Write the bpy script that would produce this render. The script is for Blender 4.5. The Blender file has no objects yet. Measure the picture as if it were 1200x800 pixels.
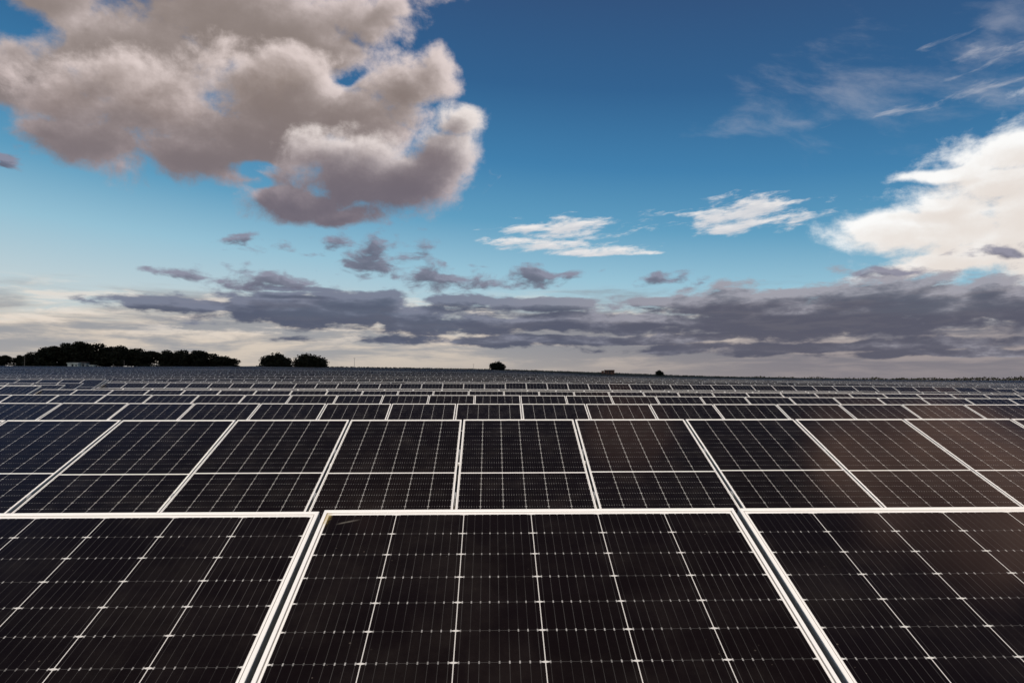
import bpy, bmesh, math, random
import numpy as np
from mathutils import Vector, Matrix

random.seed(7)
RNG = np.random.default_rng(7)
S = bpy.context.scene
COL = S.collection

# ------------------------------------------------------------------ camera data
F = 829.0            # focal length in photo pixels (photo is 1200 wide)
YAW = 0.0289
PIT = 0.0545
CZ = 1.71            # eye height
TILT = math.radians(20.5)
HY = 445.2           # eye level line in the photo
PW, PL, PITCH = 1.134, 2.278, 1.1535
PANEL_H = 1.35       # height of a panel's top edge over the ground


def srgb(r, g, b):
    f = lambda c: (c / 255 / 12.92) if c <= 10 else ((c / 255 + 0.055) / 1.055) ** 2.4
    return (f(r), f(g), f(b), 1.0)


# ------------------------------------------------------------------ materials
def new_mat(name):
    m = bpy.data.materials.new(name)
    m.use_nodes = True
    nt = m.node_tree
    return m, nt, nt.nodes['Principled BSDF']


class NB:
    """small helper that writes node maths as expressions"""
    def __init__(self, nt):
        self.nt = nt

    def n(self, t, **kw):
        x = self.nt.nodes.new(t)
        for k, v in kw.items():
            setattr(x, k, v)
        return x

    def put(self, sock, v):
        if isinstance(v, bpy.types.NodeSocket):
            self.nt.links.new(v, sock)
        elif v is not None:
            sock.default_value = v

    def m(self, op, a, b=None, c=None, clamp=False):
        x = self.n('ShaderNodeMath', operation=op, use_clamp=clamp)
        self.put(x.inputs[0], a)
        self.put(x.inputs[1], b)
        self.put(x.inputs[2], c)
        return x.outputs[0]

    def v(self, op, a, b=None, c=None):
        x = self.n('ShaderNodeVectorMath', operation=op)
        self.put(x.inputs[0], a)
        self.put(x.inputs[1], b)
        self.put(x.inputs[2], c)
        return x.outputs['Value'] if op in ('LENGTH', 'DOT_PRODUCT', 'DISTANCE') else x.outputs[0]

    def ss(self, x, lo, hi, a=0.0, b=1.0):
        r = self.n('ShaderNodeMapRange', interpolation_type='SMOOTHSTEP')
        self.put(r.inputs[0], x)
        r.inputs[1].default_value, r.inputs[2].default_value = lo, hi
        r.inputs[3].default_value, r.inputs[4].default_value = a, b
        return r.outputs[0]

    def lin(self, x, lo, hi, a=0.0, b=1.0):
        r = self.n('ShaderNodeMapRange', interpolation_type='LINEAR')
        self.put(r.inputs[0], x)
        r.inputs[1].default_value, r.inputs[2].default_value = lo, hi
        r.inputs[3].default_value, r.inputs[4].default_value = a, b
        return r.outputs[0]

    def noise(self, vec, scale=1.0, detail=6.0, rough=0.55, dist=0.0, color=False, dims='3D', lac=2.0):
        x = self.n('ShaderNodeTexNoise', noise_dimensions=dims)
        self.put(x.inputs['Vector'], vec)
        x.inputs['Scale'].default_value = scale
        x.inputs['Detail'].default_value = detail
        x.inputs['Roughness'].default_value = rough
        x.inputs['Lacunarity'].default_value = lac
        x.inputs['Distortion'].default_value = dist
        return x.outputs['Color' if color else 'Fac']

    def mix(self, f, a, b):
        x = self.n('ShaderNodeMix', data_type='RGBA')
        self.put(x.inputs[0], f)
        self.put(x.inputs[6], a)
        self.put(x.inputs[7], b)
        return x.outputs[2]

    def sep(self, vec):
        x = self.n('ShaderNodeSeparateXYZ')
        self.put(x.inputs[0], vec)
        return x.outputs

    def comb(self, a, b, c=0.0):
        x = self.n('ShaderNodeCombineXYZ')
        self.put(x.inputs[0], a)
        self.put(x.inputs[1], b)
        self.put(x.inputs[2], c)
        return x.outputs[0]

    def ramp(self, f, stops, interp='LINEAR'):
        x = self.n('ShaderNodeValToRGB')
        r = x.color_ramp
        r.interpolation = interp
        while len(r.elements) < len(stops):
            r.elements.new(0.5)
        for e, (p, c) in zip(r.elements, stops):
            e.position = p
            e.color = c
        self.put(x.inputs[0], f)
        return x.outputs[0]


def panel_material(name, lip, stain=False):
    """cells under glass; UV is in metres, origin at the panel's upper left corner.
    lip=True also draws the aluminium lip (far panels carry no separate frame)"""
    m, nt, bs = new_mat(name)
    b = NB(nt)
    uv = b.n('ShaderNodeUVMap', uv_map='UVMap').outputs[0]
    u, v, _ = b.sep(uv)
    oi = b.n('ShaderNodeObjectInfo').outputs['Random']
    CW, U0, RP, V0 = 1.101 / 6, 0.0165, 0.0922, 0.0245
    cu = b.m('DIVIDE', b.m('SUBTRACT', u, U0), CW)
    fu = b.m('FRACT', cu)
    du = b.m('MULTIPLY', b.m('MINIMUM', fu, b.m('SUBTRACT', 1.0, fu)), CW)
    vm = b.m('MINIMUM', v, b.m('SUBTRACT', PL, v))
    cv = b.m('DIVIDE', b.m('SUBTRACT', vm, V0), RP)
    fv = b.m('FRACT', cv)
    dv = b.m('MULTIPLY', b.m('MINIMUM', fv, b.m('SUBTRACT', 1.0, fv)), RP)
    # outside the cell area: white back sheet
    eu = b.m('MINIMUM', u, b.m('SUBTRACT', PW, u))
    out = b.m('MAXIMUM', b.m('LESS_THAN', eu, U0),
              b.m('MAXIMUM', b.m('LESS_THAN', cv, 0.0), b.m('GREATER_THAN', cv, 12.0)))
    gap = b.m('LESS_THAN', du, 0.0010)
    cham = b.m('LESS_THAN', b.m('ADD', b.m('MULTIPLY', du, 0.55), b.m('MULTIPLY', dv, 1.7)), 0.0062)
    white = b.m('MAXIMUM', out, b.m('MULTIPLY', b.m('MAXIMUM', gap, cham), 0.70))
    rowgap = b.m('MULTIPLY', b.m('LESS_THAN', dv, 0.0006), 0.07)
    fb = b.m('FRACT', b.m('MULTIPLY', fu, 9.0))
    db = b.m('MULTIPLY', b.m('ABSOLUTE', b.m('SUBTRACT', fb, 0.5)), CW / 9)
    ribs = b.noise(b.v('MULTIPLY', uv, (9.0, 5.0, 1.0)), 1.0, 2.0)
    bus = b.m('MULTIPLY', b.m('LESS_THAN', db, 0.00055), b.ss(ribs, 0.3, 0.75, 0.02, 0.075))
    dot = b.m('MULTIPLY', b.m('MULTIPLY', b.m('LESS_THAN', db, 0.0015), b.m('LESS_THAN', dv, 0.0038)),
              b.ss(ribs, 0.36, 0.60, 0.08, 0.55))
    lines = b.m('MAXIMUM', b.m('MAXIMUM', rowgap, bus), dot)
    # silicon colour: a little different from cell to cell and from panel to panel
    cell_id = b.comb(b.m('FLOOR', cu), b.m('FLOOR', b.m('DIVIDE', v, RP)), b.m('MULTIPLY', oi, 37.0))
    wn = b.n('ShaderNodeTexWhiteNoise', noise_dimensions='3D')
    b.put(wn.inputs[0], cell_id)
    cellc = b.mix(oi, (0.0046, 0.0028, 0.0027, 1), (0.0044, 0.0031, 0.0040, 1))
    cellc = b.mix(b.m('MULTIPLY', wn.outputs[0], 0.35), cellc, (0.0026, 0.0016, 0.0014, 1))
    col = b.mix(lines, cellc, (0.60, 0.58, 0.57, 1))
    col = b.mix(white, col, (0.80, 0.77, 0.74, 1))
    # dark line between lip and back sheet: the lip's edge shadow, painted in
    ev = b.m('MINIMUM', v, b.m('SUBTRACT', PL, v))
    edge = b.m('MINIMUM', b.m('ADD', eu, 0.0025), ev)          # the lip is 2.5 mm narrower on the long sides
    col = b.mix(b.m('MULTIPLY', b.m('LESS_THAN', edge, 0.0145), 0.85), col, (0.11, 0.09, 0.075, 1))
    # dust: thin film plus specks and dried drops
    P = b.v('ADD', uv, b.comb(b.m('MULTIPLY', oi, 91.0), b.m('MULTIPLY', oi, 53.0)))
    film = b.noise(P, 3.2, 6.0, 0.65)
    smear = b.noise(b.v('MULTIPLY', P, (14.0, 3.0, 1.0)), 1.0, 5.0, 0.7)
    vor = b.n('ShaderNodeTexVoronoi', feature='F1')
    b.put(vor.inputs['Vector'], P)
    vor.inputs['Scale'].default_value = 42.0
    spots = b.noise(P, 5.0, 3.0, 0.6)
    rr = b.m('MULTIPLY', b.sep(vor.outputs['Color'])[0], 0.11)
    speck = b.m('MULTIPLY', b.m('LESS_THAN', vor.outputs['Distance'], rr), b.ss(spots, 0.52, 0.70))
    dustf = b.m('ADD', b.m('MULTIPLY', b.ss(film, 0.42, 0.78), 0.018), b.m('MULTIPLY', b.ss(smear, 0.50, 0.85), 0.008))
    dustf = b.m('ADD', dustf, b.m('MULTIPLY', speck, 0.15))
    # dirt washed down to the lower edge
    dustf = b.m('ADD', dustf, b.m('MULTIPLY', b.ss(v, 2.05, 2.27), 0.05))
    col = b.mix(dustf, col, (0.50, 0.42, 0.35, 1))
    if stain:
        d1 = b.v('LENGTH', b.v('MULTIPLY', b.v('SUBTRACT', uv, (0.013, 0.035, 0)), (34.0, 11.0, 0)))
        nz = b.noise(uv, 60.0, 4.0, 0.6)
        st = b.ss(b.m('ADD', d1, b.m('MULTIPLY', nz, 0.9)), 0.45, 1.05, 1.0, 0.0)
        col = b.mix(b.m('MULTIPLY', st, 0.62), col, (0.40, 0.29, 0.085, 1))
        # one dried scratchy smear near that corner
        q = b.v('SUBTRACT', uv, (0.075, 0.058, 0))
        qx, qy, _ = b.sep(q)
        ln = b.m('ABSOLUTE', b.m('ADD', qy, b.m('MULTIPLY', qx, 0.38)))
        sm = b.m('MULTIPLY', b.ss(ln, 0.0005, 0.006, 1.0, 0.0), b.ss(b.m('ABSOLUTE', qx), 0.008, 0.035, 1.0, 0.0))
        col = b.mix(b.m('MULTIPLY', sm, b.m('MULTIPLY', nz, 0.35)), col, (0.5, 0.46, 0.40, 1))
    rough = b.m('ADD', 0.075, b.m('MULTIPLY', b.ss(film, 0.35, 0.8), 0.09))
    spec = 0.36
    if lip:
        l = b.m('LESS_THAN', edge, 0.0120)
        col = b.mix(l, col, (0.80, 0.775, 0.755, 1))
        rough = b.m('ADD', rough, b.m('MULTIPLY', l, 0.35))
    b.put(bs.inputs['Base Color'], col)
    b.put(bs.inputs['Roughness'], rough)
    bs.inputs['Specular IOR Level'].default_value = spec
    return m


def frame_material():
    m, nt, bs = new_mat('anodised_aluminium')
    b = NB(nt)
    tc = b.n('ShaderNodeTexCoord').outputs['Object']
    br = b.noise(b.v('MULTIPLY', tc, (3.0, 3.0, 90.0)), 6.0, 4.0, 0.6)
    dirt = b.noise(tc, 7.0, 6.0, 0.7)
    oi = b.n('ShaderNodeObjectInfo').outputs['Random']
    c = b.mix(oi, (0.86, 0.825, 0.79, 1), (0.83, 0.80, 0.775, 1))
    c = b.mix(b.ss(dirt, 0.56, 0.80, 0.0, 0.30), c, (0.52, 0.44, 0.33, 1))
    # frame's flanks darkened: shade of the narrow panel gaps put into the colour
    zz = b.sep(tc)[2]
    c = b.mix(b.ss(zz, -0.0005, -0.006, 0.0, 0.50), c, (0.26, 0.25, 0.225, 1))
    b.put(bs.inputs['Base Color'], c)
    b.put(bs.inputs['Roughness'], b.lin(br, 0.3, 0.7, 0.36, 0.52))
    bs.inputs['Metallic'].default_value = 0.05
    return m


def simple_mat(name, c0, c1, scale=6.0, rough=0.7, metal=0.0):
    m, nt, bs = new_mat(name)
    b = NB(nt)
    tc = b.n('ShaderNodeTexCoord').outputs['Object']
    f = b.noise(tc, scale, 6.0, 0.62)
    b.put(bs.inputs['Base Color'], b.mix(b.ss(f, 0.35, 0.66), c0 + (1,), c1 + (1,)))
    bs.inputs['Roughness'].default_value = rough
    bs.inputs['Metallic'].default_value = metal
    return m


M_GLASS = panel_material('cells_under_glass', False)
M_STAIN = panel_material('cells_under_stained_glass', False, True)
M_FAR = panel_material('cells_with_lip', True)
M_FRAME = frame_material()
M_STEEL = simple_mat('galvanised_steel', (0.36, 0.37, 0.38), (0.50, 0.50, 0.50), 14.0, 0.5, 0.5)
M_BACK = simple_mat('back_sheet', (0.62, 0.62, 0.62), (0.68, 0.68, 0.67), 8.0, 0.6)
M_BARK = simple_mat('bark', (0.035, 0.028, 0.022), (0.075, 0.06, 0.047), 5.0, 0.95)
M_WHITE = simple_mat('limewash', (0.62, 0.57, 0.48), (0.80, 0.76, 0.68), 1.2, 0.9)
M_BRICK = simple_mat('red_brick', (0.20, 0.085, 0.055), (0.30, 0.14, 0.09), 2.5, 0.9)
M_TILE = simple_mat('dark_roof', (0.06, 0.04, 0.034), (0.10, 0.07, 0.055), 3.0, 0.85)
M_DARK = simple_mat('dark_tin', (0.03, 0.03, 0.032), (0.05, 0.05, 0.05), 3.0, 0.6)
M_GREY = simple_mat('grey_render', (0.30, 0.29, 0.28), (0.40, 0.39, 0.37), 2.0, 0.9)
M_WOOD = simple_mat('pale_timber', (0.20, 0.15, 0.115), (0.28, 0.22, 0.17), 4.0, 0.9)
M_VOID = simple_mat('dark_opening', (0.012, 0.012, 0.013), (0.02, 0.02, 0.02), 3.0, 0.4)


def leaf_material():
    m, nt, bs = new_mat('evergreen_leaves')
    b = NB(nt)
    g = b.n('ShaderNodeNewGeometry')
    tc = b.n('ShaderNodeTexCoord').outputs['Object']
    rnd = g.outputs['Random Per Island']
    f = b.noise(tc, 0.9, 4.0, 0.6)
    c = b.mix(rnd, (0.012, 0.012, 0.007, 1), (0.024, 0.024, 0.012, 1))
    c = b.mix(b.ss(f, 0.42, 0.68), c, (0.022, 0.019, 0.010, 1))
    b.put(bs.inputs['Base Color'], c)
    bs.inputs['Roughness'].default_value = 0.75
    bs.inputs['Specular IOR Level'].default_value = 0.2
    return m


M_LEAF = leaf_material()


def ground_material():
    m, nt, bs = new_mat('dry_field_soil')
    b = NB(nt)
    tc = b.n('ShaderNodeTexCoord').outputs['Object']
    f1 = b.noise(tc, 0.035, 8.0, 0.65)
    f2 = b.noise(tc, 1.6, 8.0, 0.7)
    f3 = b.noise(tc, 22.0, 5.0, 0.7)
    c = b.mix(b.ss(f2, 0.35, 0.65), (0.060, 0.046, 0.028, 1), (0.095, 0.074, 0.045, 1))
    c = b.mix(b.ss(f1, 0.40, 0.62), c, (0.038, 0.040, 0.016, 1))
    c = b.mix(b.ss(f3, 0.52, 0.75, 0.0, 0.6), c, (0.030, 0.028, 0.014, 1))
    b.put(bs.inputs['Base Color'], c)
    bs.inputs['Roughness'].default_value = 0.95
    bp = b.n('ShaderNodeBump')
    bp.inputs['Distance'].default_value = 0.05
    b.put(bp.inputs['Height'], f2)
    b.put(bs.inputs['Normal'], bp.outputs[0])
    return m


# ------------------------------------------------------------------ object helpers
def tag(o, label=None, cat=None, group=None, kind=None):
    if label:
        o['label'] = label
    if cat:
        o['category'] = cat
    if group:
        o['group'] = group
    if kind:
        o['kind'] = kind
    return o


def link(name, data, parent=None, mats=()):
    o = bpy.data.objects.new(name, data)
    COL.objects.link(o)
    if parent is not None:
        o.parent = parent
    for m in mats:
        data.materials.append(m)
    return o


def empty(name, loc=(0, 0, 0), rot=(0, 0, 0)):
    o = link(name, None)
    o.location = loc
    o.rotation_euler = rot
    o.empty_display_size = 0.2
    return o


def pydata(name, verts, faces):
    me = bpy.data.meshes.new(name)
    me.from_pydata(verts, [], faces)
    me.update()
    return me


def add_box(vs, fs, c, s, rot=None):
    k = len(vs)
    for dx, dy, dz in ((-1, -1, -1), (1, -1, -1), (1, 1, -1), (-1, 1, -1), (-1, -1, 1), (1, -1, 1), (1, 1, 1), (-1, 1, 1)):
        p = Vector((dx * s[0] / 2, dy * s[1] / 2, dz * s[2] / 2))
        if rot is not None:
            p = rot @ p
        vs.append((c[0] + p.x, c[1] + p.y, c[2] + p.z))
    for f in ((3, 2, 1, 0), (4, 5, 6, 7), (0, 1, 5, 4), (1, 2, 6, 5), (2, 3, 7, 6), (3, 0, 4, 7)):
        fs.append(tuple(k + i for i in f))


def add_tube(vs, fs, pts, rad, n=7):
    k = len(vs)
    P = [Vector(p) for p in pts]
    for i, p in enumerate(P):
        d = (P[min(i + 1, len(P) - 1)] - P[max(i - 1, 0)]).normalized()
        a = d.orthogonal().normalized()
        c = d.cross(a)
        for j in range(n):
            t = 2 * math.pi * j / n
            q = p + (a * math.cos(t) + c * math.sin(t)) * rad[i]
            vs.append(tuple(q))
    for i in range(len(P) - 1):
        for j in range(n):
            fs.append((k + i * n + j, k + i * n + (j + 1) % n, k + (i + 1) * n + (j + 1) % n, k + (i + 1) * n + j))
    fs.append(tuple(k + (len(P) - 1) * n + j for j in range(n)))


# ------------------------------------------------------------------ terrain
NEAR_Y = [-50, 1.98, 7.34, 12.7, 18.06, 23.42, 28.8, 34.1, 39.5, 44.9, 50.2, 55.6, 61.0, 66.3]
NEAR_Z = [-.36, -.358, -.407, -.425, -.385, -.36, -.40, -.388, -.19, -.205, -.195, -.17, -.10, 0.0]
SIDE_Y = [0, 7.3, 12.7, 18.06, 23.4, 39.5, 66.3]
SIDE_R = [0, 0.0, .02, .085, .11, .26, .42]       # fall to the right
SIDE_L = [0, 0.0, .025, .02, .06, .06, .05]       # rise to the left
FAR_PX = [-400, 0, 150, 300, 415, 583, 700, 800, 900, 1000, 1200, 1700]
FAR_YC = [429.0, 429.0, 429.6, 429.0, 430.4, 433.6, 439.4, 442.3, 443.8, 444.8, 445.9, 446.5]
BANK = [0, 0, 0, 0, 0, .45, 1.75, 1.35, .8, .3, 0, 0]   # the olive bank behind the panels, metres
FAR_D = [290, 290, 300, 345, 390, 450, 480, 500, 520, 560, 600, 650]
END_D = [272, 272, 282, 335, 380, 440, 445, 455, 470, 500, 540, 560]


def px_of(X, Y):
    a = np.arctan2(X, np.maximum(Y, 0.5)) - YAW
    return 600 + F * np.tan(np.clip(a, -1.3, 1.3))


def x_at(px, Y):
    return Y * math.tan(math.atan((px - 600) / F) + YAW)


def top_rel(X, Y):
    """height of a panel top edge relative to the eye"""
    X = np.asarray(X, float)
    Y = np.asarray(Y, float)
    px = np.clip(px_of(X, Y), -400, 1700)
    Yn = np.clip(Y, -50, 66.3)
    t = np.clip((px - 600) / 550, -1.3, 1.3)
    w = np.clip(Y / 12.0, 0, 1)
    z = np.interp(Yn, NEAR_Y, NEAR_Z)
    z = z - np.clip(t, 0, 2) * np.interp(Yn, SIDE_Y, SIDE_R) * w + np.clip(-t, 0, 2) * np.interp(Yn, SIDE_Y, SIDE_L) * w
    Dc = np.interp(px, FAR_PX, FAR_D)
    zc = (HY - np.interp(px, FAR_PX, FAR_YC)) * Dc / F
    und = 0.10 * np.sin(Y / 17.0 + X / 60.0) + 0.12 * np.sin(X / 31.0 + 1.3)
    far = z + (zc - z) * np.clip((Y - 66.3) / (Dc - 66.3), 0, 1) + und * np.clip((Y - 66.3) / 40, 0, 1) * np.clip((Dc - Y) / 60, 0, 1)
    beyond = zc - 0.010 * np.clip(Y - Dc, 0, 800)
    beyond = np.maximum(beyond, np.minimum(zc, -3.5))
    return np.where(Y > Dc, beyond, np.where(Y > 66.3, far, z))


def ground_z(X, Y):
    X = np.asarray(X, float)
    Y = np.asarray(Y, float)
    px = np.clip(px_of(X, Y), -400, 1700)
    De = np.interp(px, FAR_PX, END_D)
    Dc = np.interp(px, FAR_PX, FAR_D)
    k = np.clip((Y - De) / np.maximum(Dc - De, 1), 0, 1)
    return CZ + top_rel(X, Y) - PANEL_H * (1 - k) + np.interp(px, FAR_PX, BANK) * k


def build_ground():
    az = np.concatenate([np.linspace(-180, -50, 27)[:-1], np.linspace(-50, 50, 201), np.linspace(50, 180, 27)[1:]])
    rr = np.concatenate([np.linspace(1.5, 70, 60), np.linspace(74, 640, 150)[0:], np.geomspace(660, 7000, 24)])
    A, R = np.meshgrid(np.radians(az), rr)
    X, Y = R * np.sin(A), R * np.cos(A)
    Z = ground_z(X, Y)
    vs = [(0, 0, float(ground_z(0, 0)))] + list(zip(X.ravel().tolist(), Y.ravel().tolist(), Z.ravel().tolist()))
    n = len(az)
    fs = [(0, 1 + j + 1, 1 + j) for j in range(n - 1)]
    for i in range(len(rr) - 1):
        for j in range(n - 1):
            a = 1 + i * n + j
            fs.append((a, a + 1, a + n + 1, a + n))
    me = pydata('ground', vs, fs)
    o = link('ground', me, mats=[ground_material()])
    for p in me.polygons:
        p.use_smooth = True
    if me.polygons[len(me.polygons) // 2].normal.z < 0:
        me.flip_normals()
    tag(o, kind='structure')


build_ground()

# ------------------------------------------------------------------ panel meshes
# local frame of a panel: x to the right, y up the slope with the top edge at y = 0, z out of the glass


def uv_from_xy(me):
    uv = me.uv_layers.new(name='UVMap')
    for lo in me.loops:
        c = me.vertices[lo.vertex_index].co
        uv.data[lo.index].uv = (c.x, -c.y)


def frame_mesh():
    prof = [(0.0120, -0.002), (0.0120, 0.0018), (0.0115, 0.0022), (0.0012, 0.0022), (0.0, 0.001), (0.0, -0.0328), (0.028, -0.0328)]
    vs, fs = [], []
    for ins, z in prof:
        ix = ins - 0.0025 if 0.01 < ins < 0.02 else ins
        vs += [(ix, -ins, z), (PW - ix, -ins, z), (PW - ix, -PL + ins, z), (ix, -PL + ins, z)]
    for i in range(len(prof) - 1):
        for j in range(4):
            a, b2 = i * 4 + j, i * 4 + (j + 1) % 4
            fs.append((a, b2, b2 + 4, a + 4))
    me = pydata('frame', vs, fs)
    return me


def glass_mesh():
    i = 0.006
    vs = [(i, -i, 0), (PW - i, -i, 0), (PW - i, -PL + i, 0), (i, -PL + i, 0),
          (i, -i, -0.006), (PW - i, -i, -0.006), (PW - i, -PL + i, -0.006), (i, -PL + i, -0.006)]
    fs = [(3, 2, 1, 0), (4, 5, 6, 7)]
    me = pydata('glass', vs, fs)
    uv_from_xy(me)
    return me


ME_FRAME = frame_mesh()
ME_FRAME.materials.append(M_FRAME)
ME_GLASS = glass_mesh()
ME_GLASS.materials.append(M_GLASS)
ME_GLASS.materials.append(M_BACK)
ME_GLASS.polygons[1].material_index = 1
ME_STAIN = ME_GLASS.copy()
ME_STAIN.materials[0] = M_STAIN


def fix_normals(me):
    bm = bmesh.new()
    bm.from_mesh(me)
    bmesh.ops.recalc_face_normals(bm, faces=bm.faces)
    bm.to_mesh(me)
    bm.free()


# ------------------------------------------------------------------ rows of panels
def row_phase(i):
    """x of one panel gap in row i (metres)"""
    known = {0: -0.468, 1: -0.297, 2: x_at(535.3, 12.7), 3: x_at(503.4, 18.06), 4: x_at(508.6, 23.42), 5: x_at(527.2, 34.1)}
    return known.get(i, random.Random(i * 77 + 5).uniform(0, PITCH))


ROWS = [1.983, 7.344] + [7.344 + 5.365 * k for k in range(1, 110)]
N_IND = 9                      # rows whose panels are single objects
ORD = ['zeroth', 'first', 'second', 'third', 'fourth', 'fifth', 'sixth', 'seventh', 'eighth', 'ninth', 'tenth', 'eleventh',
       'twelfth', 'thirteenth', 'fourteenth', 'fifteenth', 'sixteenth', 'seventeenth', 'eighteenth', 'nineteenth']
TENS = ['', '', 'twenty', 'thirty', 'forty', 'fifty', 'sixty', 'seventy']
TENTH = ['', '', 'twentieth', 'thirtieth', 'fortieth', 'fiftieth', 'sixtieth', 'seventieth']


def ordinal(n):
    if n < 20:
        return ORD[n]
    return TENTH[n // 10] if n % 10 == 0 else TENS[n // 10] + '-' + ORD[n % 10]


def table_offset(i, X, Y):
    """height step of a rack section, as the uneven ground leaves it"""
    px = float(px_of(X, Y))
    if i == 4 and px < 47:
        return 0.11
    if i == 5 and px < 84:
        return 0.15
    if i == 6 and px < 90:
        return 0.19
    if i == 7 and px < 118:
        return 0.17
    if i == 8 and px < 118:
        return 0.17
    if i >= 5:
        r = random.Random(i * 1000 + int((X + 2000 + i * 7.3) // 27))
        return r.uniform(-0.045, 0.045)
    return 0.0


def table_gap(i, X, Y):
    px = float(px_of(X, Y))
    if i in (5, 6) and 86 < px < 122:
        return True
    if i >= 7:
        q = ((X + 2000 + i * 7.3) / 27) % 1.0
        return q * 27 < 1.1 and i % 3 != 1
    return False


far_V, far_F, far_UV, far_M = [], [], [], []


def panel_matrix(X, Y, Z, roll, dt):
    return Matrix.Translation((X, Y, Z)) @ Matrix.Rotation(-roll, 4, 'Y') @ Matrix.Rotation(TILT + dt, 4, 'X')


def far_panel(mx):
    k = len(far_V)
    for x, y, z in ((0, 0, 0), (PW, 0, 0), (PW, -PL, 0), (0, -PL, 0), (0, 0, -.035), (PW, 0, -.035), (PW, -PL, -.035), (0, -PL, -.035)):
        far_V.append((mx @ Vector((x, y, z)))[:])
    far_F.append((k + 3, k + 2, k + 1, k))
    far_UV.extend([(0, PL), (PW, PL), (PW, 0), (0, 0)])
    far_M.append(0)
    for a, b in ((0, 1), (1, 2), (2, 3), (3, 0)):
        far_F.append((k + a, k + b, k + b + 4, k + a + 4))
        far_UV.extend([(0, 0)] * 4)
        far_M.append(1)
    far_F.append((k + 4, k + 5, k + 6, k + 7))
    far_UV.extend([(0, 0)] * 4)
    far_M.append(2)


def far_post(X, Y, z0, z1):
    k = len(far_V)
    for z in (z0, z1):
        for dx, dy in ((-.04, -.04), (.04, -.04), (.04, .04), (-.04, .04)):
            far_V.append((X + dx, Y + dy, z))
    for j in range(4):
        far_F.append((k + j, k + (j + 1) % 4, k + 4 + (j + 1) % 4, k + 4 + j))
        far_UV.extend([(0, 0)] * 4)
        far_M.append(3)


def panel_label(i, k, n):
    rows = ['front row', 'second row', 'third row', 'fourth row', 'fifth row', 'sixth row', 'seventh row', 'eighth row', 'ninth row']
    if i == 0:
        return {0: 'front row solar panel left of the big middle one, closest on that side',
                1: 'big front row solar panel between two others, yellowish stain in its upper corner',
                2: 'front row solar panel right of the big middle one, faint brown sheen'}.get(k, 'front row solar panel at its far end')
    if k == 0:
        return 'leftmost dark solar panel seen in the %s of panels' % rows[i]
    if k == n - 1:
        return 'rightmost dark solar panel seen in the %s of panels' % rows[i]
    return 'dark solar panel %s from the left in the %s of panels' % (ordinal(k + 1), rows[i])


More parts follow.
